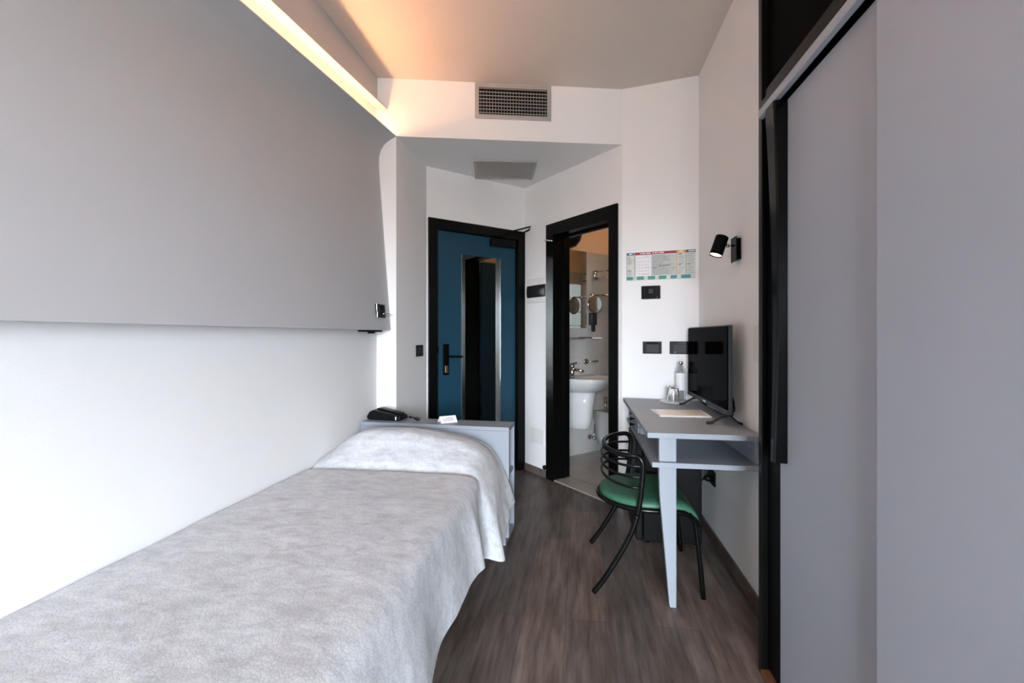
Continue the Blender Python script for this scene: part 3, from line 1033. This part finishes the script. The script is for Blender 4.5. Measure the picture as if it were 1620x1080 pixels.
hb_a = math.radians(-2.6)
HB = Matrix.Translation(Vector((-0.405, 2.605, 0))) @ Matrix.Rotation(hb_a, 4, 'Z')   # x to the left is negative, y away from the bed
hb = thing('headboard_shelf', (-0.87, 2.71, 0), 'grey box headboard with a shelf top and open end niche', 'headboard')
LW, DP = 0.936, 0.178
obj('top_panel', MB(HB).box(-LW, 0, 0, DP, 0.668, 0.690), M['laminate'], hb, bev=0.0015)
obj('front_panel', MB(HB).box(-LW, 0, 0, 0.022, 0.050, 0.6675), M['laminate'], hb, bev=0.0015)
obj('back_panel', MB(HB).box(-LW, 0, DP - 0.020, DP, 0.050, 0.6675), M['laminate'], hb, bev=0.0015)
obj('inner_panel', MB(HB).box(-0.30, -0.28, 0.0225, DP - 0.0205, 0.072, 0.6675), M['laminate'], hb)
obj('shelf', MB(HB).box(-0.279, -0.004, 0.0225, DP - 0.0205, 0.405, 0.425), M['laminate'], hb)
obj('bottom_panel', MB(HB).box(-LW, 0, 0.0225, DP - 0.0205, 0.050, 0.071), M['laminate'], hb)
obj('plinth', MB(HB).box(-LW, -0.022, 0.010, DP - 0.02, 0.0, 0.0495), M['laminate'], hb)

P0 = [(-1.348, .552), (-1.2, .556), (-1.0, .558), (-.8, .558), (-.62, .556), (-.525, .551), (-.482, .527), (-.463, .46), (-.445, .36), (-.425, .235)]
P1 = [(-1.348, .585), (-1.2, .682), (-1.0, .702), (-.8, .686), (-.62, .652), (-.525, .610), (-.468, .54), (-.425, .44), (-.396, .33), (-.368, .215)]


def spread_point(s, y):
    """s 0..1 from the wall over the top and down to the hem."""
    depth = sstep((s - 0.62) / 0.38)
    y0 = 2.150 - 0.115 * depth
    a = sstep((y - y0) / (0.21 - 0.14 * depth)) ** 0.9
    back = sstep((y - 2.42) / 0.16)
    q0, q1 = catmull(P0, s), catmull(P1, s)
    x = q0[0] * (1 - a) + q1[0] * a
    zp = q1[1] - (0.030 * back * (1 - depth))
    z = q0[1] * (1 - a) + zp * a
    # crease in front of the pillow
    g = math.exp(-((y - y0 + 0.012) / 0.022) ** 2)
    z -= 0.012 * g * (1 - depth)
    # pillow front bulges toward the foot
    yy = y - 0.018 * math.exp(-((y - y0 - 0.06) / 0.04) ** 2) * (1 - depth)
    # flare and folds of the hanging side
    x += depth * (0.010 * math.sin(y * 7.0 + 0.6) + 0.006 * math.sin(y * 17.0) + 0.020 * sstep((1.3 - y) / 0.6) * 0)
    x += depth * 0.024 * math.exp(-((y - y0 - 0.045) / 0.05) ** 2)
    x -= depth * 0.020 * math.exp(-((y - y0 + 0.05) / 0.05) ** 2)
    x += depth * 0.012 * math.exp(-((y - 1.90) / 0.04) ** 2)
    z += depth * depth * (0.012 * math.sin(y * 5.0) - 0.035 * math.exp(-((y - 2.08) / 0.06) ** 2) + 0.045 * sstep((y - 2.2) / 0.3))
    # soft unevenness of the cloth
    nz_ = noise.noise(Vector((x * 5, y * 5, s * 3))) * 0.004 + noise.noise(Vector((x * 14 + 5, y * 11, s * 6))) * 0.0018
    if a > 0.2:
        nz_ *= 1.8
    top = 1 - depth
    z += nz_ * top
    x += nz_ * depth * 1.6
    return (max(x, XL + 0.003), yy, z)


mb = MB()
NS, NY = 96, 210
rows = []
for j in range(NY + 1):
    y = 0.615 + (2.594 - 0.615) * j / NY
    rows.append([spread_point(i / NS, y) for i in range(NS + 1)])
mb.loft(rows, closed=False)
o = obj('bedspread', mb, M['spread'], smooth=True)
md = o.modifiers.new('cloth', 'SOLIDIFY')
md.thickness = 0.005
md.offset = 1.0
tag(o, 'mottled light grey bedspread draped over the single bed and pillow', 'bedspread')

# telephone on the headboard
tp = thing('telephone', (-1.20, 2.765, 0.69), 'black desk telephone on the left end of the headboard shelf', 'telephone')
TPF = Matrix.Translation(Vector((-1.215, 2.755, 0.6905))) @ Matrix.Rotation(math.radians(-6), 4, 'Z')
mb = MB(TPF)
pr = [(-0.112, 0.004), (-0.118, 0.020), (-0.098, 0.050), (-0.070, 0.062), (0.090, 0.034), (0.115, 0.028), (0.118, 0.004), (0.10, 0.0), (-0.10, 0.0)]
mb.loft([[(x_, y_, z_) for x_, z_ in pr] for y_ in (-0.050, 0.055)])
obj('base', mb, M['plastic'], tp, bev=0.006)
mb = MB(TPF)
hs = [(-0.072, 0.0585), (-0.066, 0.068), (-0.040, 0.069), (0.07, 0.048), (0.104, 0.041), (0.108, 0.031), (0.09, 0.0335), (-0.04, 0.0555)]
mb.loft([[(x_, y_, z_) for x_, z_ in hs] for y_ in (-0.012, 0.038)])
obj('handset', mb, M['plastic'], tp, bev=0.006)
mb = MB(TPF)
mb.box(0.085, 0.092, -0.0512, -0.0495, 0.006, 0.026)
obj('label_strip', mb, M['paper'], tp)
mb = MB(TPF)
pts = []
for i in range(120):
    s = i / 119
    a = s * 2 * math.pi * 11
    bx = 0.118 + 0.11 * s
    by = 0.01 + 0.02 * math.sin(s * 5)
    rr = 0.010 * min(1, s * 3) * (0.6 + 0.4 * math.sin(s * 9))
    pts.append((bx + 0.004 * math.sin(a * 0.5), by + rr * math.cos(a), 0.013 + rr * math.sin(a)))
mb.tube(pts, 0.0025, n=6)
obj('cord', mb, M['plastic'], tp, smooth=True)

# tent card
TC = Matrix.Translation(Vector((-0.805, 2.715, 0.6905))) @ Matrix.Rotation(math.radians(36), 4, 'Z')
tcd = thing('tent_card', TC @ Vector((0, 0, 0)), 'folded white card standing on the headboard shelf', 'card')
mb = MB(TC)
mb.loft([[(x_, -0.035, 0.0), (x_, 0.0, 0.038), (x_, 0.035, 0.0), (x_, 0.0337, 0.0), (x_, 0.0, 0.0365), (x_, -0.0337, 0.0)] for x_ in (-0.052, 0.052)])
obj('card', mb, M['paper'], tcd)
mb = MB(TC)
for (x0, x1, s0, s1) in ((-0.012, 0.03, 0.66, 0.74), (-0.034, 0.036, 0.50, 0.56), (-0.034, 0.030, 0.36, 0.42), (-0.03, 0.024, 0.22, 0.27)):
    def pt(x_, s_):
        return (x_, -0.035 + 0.035 * s_ - 0.0009, 0.038 * s_ + 0.0009)
    mb.quad([pt(x0, s0), pt(x1, s0), pt(x1, s1), pt(x0, s1)])
obj('print', mb, M['lilacink'], tcd)

# reading light under the panel, socket on the panel
rl = thing('reading_light', (-1.29, 2.72, 1.24), 'small black reading light fixed under the far end of the grey panel', 'lamp')
mb = MB()
mb.prism([(-1.345, 2.62), (-1.275, 2.66), (-1.268, 2.80), (-1.345, 2.84)], 1.246, 1.2575)
obj('base', mb, M['black'], rl, bev=0.002)
mb = MB()
mb.lathe([(0.022, 1.236), (0.024, 1.2455)], (-1.305, 2.72, 0), n=20)
obj('lamp_head', mb, M['plastic'], rl, smooth=True)
tilt = math.atan2(0.072, 1.027)
FPN = Matrix.Translation(Vector((-1.2625, 0, 1.258))) @ Matrix.Rotation(-tilt, 4, 'Y') @ Matrix(((0, -1, 0, 0), (1, 0, 0, 0), (0, 0, 1, 0), (0, 0, 0, 1)))
pswitch = switch_plate('bed_switch', FPN, 2.705, 2.835, 0.080, 0.166, 'black switch plate at the far lower corner of the grey panel', 'switch',
                       [('edge_strip', 0.0, 0.04, 0.0, 1.0, 'chrome'), ('rocker', 0.25, 0.8, 0.25, 0.9, 'blackgloss')])
mb = MB(FPN)
mb.tube([(2.765, -0.012, 0.102), (2.765, -0.03, 0.103), (2.83, -0.034, 0.104), (2.868, -0.030, 0.103)], 0.004)
obj('reading_arm', mb, M['chrome'], pswitch, smooth=True)

# ------------------------------------------------------------------ desk
DZ = 0.79
dk = thing('desk', (0.54, 2.62, 0), 'grey blue desk with lower shelf and one tapered leg on the right wall', 'desk')
obj('desktop', MB().prism([(0.300, 2.100), (XR - 0.004, 2.100), (XR - 0.004, 3.183), (0.300, 3.245)], DZ - 0.024, DZ), M['laminate'], dk, bev=0.0015)
obj('lower_shelf', MB().prism([(0.322, 2.112), (XR - 0.004, 2.112), (XR - 0.004, 3.183), (0.322, 3.240)], 0.632, 0.655), M['laminate'], dk, bev=0.0015)
mb = MB()
mb.loft([[(x0, 2.130, z_), (0.430, 2.130, z_), (0.430, 2.165, z_), (x0, 2.165, z_)] for z_, x0 in ((0.0, 0.402), (0.02, 0.399), (0.50, 0.358), (0.60, 0.355), (0.6315, 0.355))])
obj('leg', mb, M['laminate'], dk, bev=0.002)
obj('leg_block', MB().box(0.355, 0.430, 2.130, 2.165, 0.6555, DZ - 0.0245), M['laminate'], dk, bev=0.002)
obj('wall_panel', MB().box(XR - 0.022, XR - 0.005, 2.15, 3.18, 0.6555, DZ - 0.0245), M['laminate'], dk)
cab = obj('drawer_box', MB().prism([(0.345, 2.70), (0.76, 2.70), (0.76, 3.17), (0.345, 3.22)], 0.6555, DZ - 0.0245), M['laminate'], dk, bev=0.001)
for i in range(3):
    z0 = 0.659 + i * 0.0355
    dr = obj('drawer', MB().box(0.333, 0.3445, 2.712, 3.20, z0, z0 + 0.0325), M['laminate'], dk, bev=0.0015)
    for yk in (2.88,):
        mb = MB()
        mb.lathe([(0.006, 0.0), (0.005, -0.010), (0.011, -0.024), (0.010, -0.027), (0.001, -0.028)], (0.3328, yk, z0 + 0.017), axis='X', n=14)
        obj('knob', mb, M['black'], dr, smooth=True)

# ------------------------------------------------------------------ minibar under the desk
mn = thing('minibar', (0.50, 2.95, 0), 'black minibar fridge on the floor under the desk', 'fridge')
obj('body', MB().box(0.372, 0.700, 2.765, 3.16, 0.012, 0.610), M['plastic'], mn, bev=0.004)
obj('door', MB().box(0.328, 0.368, 2.762, 3.163, 0.020, 0.606), M['plastic'], mn, bev=0.006)
for y_ in (2.79, 3.13):
    for x_ in (0.40, 0.67):
        obj('foot', MB().lathe([(0.012, 0), (0.012, 0.0118)], (x_, y_, 0), n=12), M['black'], mn)

# ------------------------------------------------------------------ chair
ch = thing('desk_chair', (0.32, 2.46, 0), 'black tubular chair with round green seat facing the desk', 'chair')
CYc = 2.46


def seat_outline(grow=0.0, n=48):
    pts = []
    for i in range(n + 1):                         # round rear half
        a = math.pi / 2 + math.pi * i / n
        pts.append((0.335 + (0.232 + grow) * math.cos(a), CYc + (0.240 + grow) * math.sin(a)))
    for s in (0.25, 0.5, 0.7, 0.82, 0.9, 0.96, 1.0):
        pts.append((0.335 + 0.215 * s, CYc - (0.240 + grow) + 0.012 * s * s))
    for s in (1.0, 0.96, 0.9, 0.82, 0.7, 0.5, 0.25):
        pts.append((0.335 + 0.215 * s, CYc + (0.240 + grow) - 0.012 * s * s))
    return pts


def fall(x):                                        # waterfall front of the seat
    return -0.055 * max(0.0, (x - 0.46) / 0.09) ** 2


ol = seat_outline()
cx, cy = 0.33, CYc
rings = []
for k_, zz in ((0.94, 0.402), (0.995, 0.405), (1.0, 0.414), (0.985, 0.428), (0.94, 0.436), (0.8, 0.440), (0.5, 0.442), (0.2, 0.443), (0.02, 0.443)):
    rings.append([(cx + (x_ - cx) * k_, cy + (y_ - cy) * k_, zz + fall(cx + (x_ - cx) * k_)) for x_, y_ in ol])
obj('seat', MB().loft(rings), M['green'], ch, smooth=True)
mb = MB()
rr = seat_outline(0.004)
mb.tube([(x_, y_, 0.397 + fall(x_)) for x_, y_ in rr] + [(rr[0][0], rr[0][1], 0.397 + fall(rr[0][0]))], 0.0125, n=10)
obj('seat_frame', mb, M['tube'], ch, smooth=True)
R = 0.0125
side = [(0.066, 0.004), (0.112, 0.066), (0.157, 0.138), (0.197, 0.208), (0.228, 0.268), (0.252, 0.325), (0.268, 0.380)]
up = [(0.268, 0.380), (0.281, 0.45), (0.288, 0.52), (0.293, 0.58), (0.293, 0.62)]
for sy in (-1, 1):
    y_ = CYc + sy * 0.262
    mb = MB()
    mb.tube([(x_, y_, z_) for x_, z_ in side], R, n=12, smooth=5)
    obj('leg', mb, M['tube'], ch, smooth=True)
mb = MB()
path = [(x_, CYc - 0.262, z_) for x_, z_ in up]
path += [(0.282, CYc - 0.258, 0.645)]
for i in range(0, 17):
    a = -math.pi / 2 - math.pi * i / 16
    path.append((0.262 + 0.135 * math.cos(a) if math.cos(a) < 0 else 0.262, CYc + 0.25 * math.sin(a), 0.655 - 0.004 * abs(math.cos(a))))
path += [(0.282, CYc + 0.258, 0.645)]
path += [(x_, CYc + 0.262, z_) for x_, z_ in up[::-1]]
mb.tube(path, R, n=12, smooth=4)
obj('back_frame', mb, M['tube'], ch, smooth=True)
for k_, (zs, zb) in enumerate(((0.607, 0.606), (0.556, 0.560), (0.506, 0.515))):
    mb = MB()
    xs = 0.292 - 0.003 * k_
    path = [(xs, CYc - 0.256, zs)]
    for i in range(0, 21):
        a = -math.pi / 2 - math.pi * i / 20
        c_ = abs(math.cos(a))
        path.append((0.265 + 0.150 * math.copysign(c_, -1), CYc + 0.252 * math.sin(a), zs + (zb - zs) * c_))
    path.append((xs, CYc + 0.256, zs))
    mb.tube(path, 0.0065, n=8, smooth=2)
    obj('back_hoop', mb, M['tube'], ch, smooth=True)
for sy in (-1, 1):
    y_ = CYc + sy * 0.235
    mb = MB()
    mb.tube([(0.505, y_, 0.388), (0.525, y_, 0.365), (0.536, y_, 0.33), (0.548, y_ + sy * 0.002, 0.226), (0.569, y_ + sy * 0.004, 0.002)], 0.0115, n=12, smooth=4)
    obj('leg', mb, M['tube'], ch, smooth=True)

# ------------------------------------------------------------------ television
tv = thing('television', (0.71, 2.70, DZ), 'black flat television standing on the desk', 'television')
TVX, TY0, TY1, TZ0, TZ1 = 0.700, 2.300, 3.100, 0.842, 1.274
obj('casing', MB().box(TVX + 0.003, TVX + 0.022, TY0, TY1, TZ0, TZ1), M['greyplastic'], tv, bev=0.003)
obj('screen', MB().box(TVX - 0.002, TVX + 0.0028, TY0 + 0.006, TY1 - 0.006, TZ0 + 0.024, TZ1 - 0.006), M['screen'], tv)
obj('chin', MB().box(TVX - 0.004, TVX + 0.0028, TY0 + 0.001, TY1 - 0.001, TZ0, TZ0 + 0.0235), M['greyplastic'], tv, bev=0.001)
obj('emblem', MB().box(TVX - 0.0045, TVX - 0.004, 2.672, 2.728, TZ0 + 0.008, TZ0 + 0.016), M['paper'], tv)
mb = MB()
mb.loft([[(TVX + 0.022, y_, 0.90), (TVX + 0.052, y_, 0.92), (TVX + 0.052, y_, 1.14), (TVX + 0.022, y_, 1.17)] for y_ in (2.46, 2.95)])
obj('back_cover', mb, M['plastic'], tv, bev=0.004)
for y_ in (2.345, 2.960):
    mb = MB()
    mb.loft([[(x_, y_ - wy, zt - 0.010), (x_, y_ + wy, zt - 0.010), (x_, y_ + wy, zt), (x_, y_ - wy, zt)]
             for x_, zt, wy in ((0.615, DZ + 0.0105, 0.010), (0.640, DZ + 0.014, 0.011), (0.690, DZ + 0.046, 0.013), (0.712, DZ + 0.0515, 0.013), (0.727, DZ + 0.046, 0.013), (0.764, DZ + 0.014, 0.011), (0.780, DZ + 0.0105, 0.010))])
    obj('foot', mb, M['plastic'], tv, bev=0.002)
# cables behind the set
mb = MB()
pts = []
rnd = random.Random(11)
for i in range(46):
    a = i * 0.62
    pts.append((0.758 + 0.012 * math.sin(i * 1.1), 2.47 + 0.045 * math.cos(a) + 0.01 * rnd.random(), 0.856 + 0.046 * math.sin(a) + 0.01 * rnd.random()))
pts += [(0.764, 2.55, 0.800), (0.764, 2.75, 0.796)]
mb.tube(pts, 0.0045, n=7, smooth=3)
tag(obj('cable_bundle', mb, M['plastic'], smooth=True), 'coil of black cable behind the near corner of the television', 'cable')

# ------------------------------------------------------------------ things on the desk
TRC = (0.610, 3.085)
mb = MB()
mb.lathe([(0.080, DZ + 0.0005), (0.088, DZ + 0.002), (0.092, DZ + 0.006), (0.089, DZ + 0.0065), (0.078, DZ + 0.0035), (0.001, DZ + 0.003)], (*TRC, 0), n=48)
tag(obj('round_tray', mb, M['white'], smooth=True), 'flat round white tray under the tumbler on the desk', 'tray')
mb = MB()
zb = DZ + 0.0068
mb.lathe([(0.0365, zb), (0.034, zb + 0.10), (0.033, zb + 0.102), (0.001, zb + 0.102), (0.001, zb + 0.090), (0.031, zb + 0.088), (0.0345, zb)], (0.595, 3.050, 0), n=36, caps=False)
tag(obj('tumbler', mb, M['glass'], smooth=True), 'clear tumbler upside down on the round tray', 'glass')
bt = thing('water_bottle', (0.660, 3.138, zb), 'clear water bottle with white label standing behind the television', 'bottle')
bc = (0.660, 3.138, 0)
mb = MB()
mb.lathe([(0.001, zb + 0.002), (0.026, zb), (0.031, zb + 0.006), (0.031, zb + 0.19), (0.028, zb + 0.205), (0.017, zb + 0.222), (0.0135, zb + 0.228), (0.0135, zb + 0.238)], bc, n=36, caps=False)
ob = obj('body', mb, M['water'], bt, smooth=True)
md = ob.modifiers.new('wall', 'SOLIDIFY')
md.thickness = 0.0012
mb = MB()
mb.lathe([(0.0316, zb + 0.066), (0.0316, zb + 0.180)], bc, n=36, caps=False)
obj('label', mb, M['paper'], bt, smooth=True)
mb = MB()
mb.lathe([(0.0155, zb + 0.232), (0.0155, zb + 0.252), (0.013, zb + 0.255), (0.001, zb + 0.2552)], bc, n=24)
obj('cap', mb, M['chrome'], bt, smooth=True)
# laminated sheet
mt = thing('place_mat', (0.575, 2.63, DZ), 'cream laminated sheet lying on the desk before the television', 'sheet')
obj('sheet', MB().prism([(0.425, 2.520), (0.690, 2.530), (0.690, 2.750), (0.405, 2.742)], DZ + 0.0005, DZ + 0.0045), M['paper'], mt)
obj('print', MB().prism([(0.440, 2.545), (0.676, 2.553), (0.676, 2.735), (0.425, 2.727)], DZ + 0.0046, DZ + 0.0052), M['cream'], mt)

# ------------------------------------------------------------------ socket with plug under the desk
ok = thing('power_socket', (XR, 2.90, 0.30), 'black wall socket with plug under the desk on the right wall', 'socket')
obj('plate', MB(FRW).box(-2.93, -2.805, -0.010, -0.0003, 0.335, 0.420), M['plastic'], ok, bev=0.003)
mb = MB(FRW)
mb.lathe([(0.020, -0.0102), (0.020, -0.040), (0.012, -0.052), (0.004, -0.060)], (-2.85, 0, 0.375), axis='Y', n=18)
mb.tube([(-2.85, -0.055, 0.375), (-2.86, -0.075, 0.33), (-2.88, -0.070, 0.18), (-2.93, -0.05, 0.03), (-2.98, -0.04, 0.006), (-3.05, -0.035, 0.006)], 0.0045, smooth=4)
obj('plug', mb, M['plastic'], ok, smooth=True)

# ------------------------------------------------------------------ spot lamp on the right wall
sp = thing('wall_spotlight', (XR, 2.41, 1.60), 'black spotlight with lit bulb on the right wall above the television', 'lamp')
FRL = Matrix(((0, 1, 0, XR), (-1, 0, 0, 0), (0, 0, 1, 0), (0, 0, 0, 1)))
obj('wall_box', MB().box(XR - 0.024, XR - 0.0005, 2.385, 2.440, 1.600, 1.705), M['black'], sp, bev=0.002)
obj('front_plate', MB().box(XR - 0.027, XR - 0.0242, 2.372, 2.456, 1.591, 1.714), M['black'], sp, bev=0.001)
mb = MB()
mb.tube([(XR - 0.027, 2.412, 1.672), (XR - 0.056, 2.412, 1.672)], 0.006)
mb.lathe([(0.009, -0.006), (0.009, 0.006)], (XR - 0.056, 2.412, 1.672), axis='X', n=14)
obj('arm', mb, M['chrome'], sp, smooth=True)
ctr = Vector((XR - 0.098, 2.405, 1.672))
ax_ = Vector((0.36, 0.10, 1.0)).normalized()
QL = ax_.to_track_quat('Z', 'Y').to_matrix()
mb = MB()
mb.lathe([(0.0295, -0.052), (0.031, -0.052), (0.031, 0.047), (0.027, 0.050), (0.001, 0.050), (0.001, 0.047), (0.0285, 0.045), (0.0285, -0.050)], ctr, n=36, rot=QL, caps=False)
hd = obj('lamp_head', mb, M['black'], sp)
mdx = hd.modifiers.new('es', 'EDGE_SPLIT')
mdx.split_angle = math.radians(35)
for p in hd.data.polygons:
    p.use_smooth = True
mb = MB()
mb.lathe([(0.028, -0.046), (0.020, -0.049), (0.001, -0.050)], ctr, n=28, rot=QL)
obj('bulb', mb, M['bulb'], hd, smooth=True)
sl = bpy.data.lights.new('spot_bulb_light', 'SPOT')
sl.energy = 5.0
sl.color = (1.0, 0.74, 0.48)
sl.spot_size = math.radians(75)
sl.spot_blend = 0.8
sl.shadow_soft_size = 0.02
so = bpy.data.objects.new('spot_bulb_light', sl)
so.location = ctr - ax_ * 0.056
so.rotation_euler = (ax_).to_track_quat('Z', 'Y').to_euler()
COL.objects.link(so)
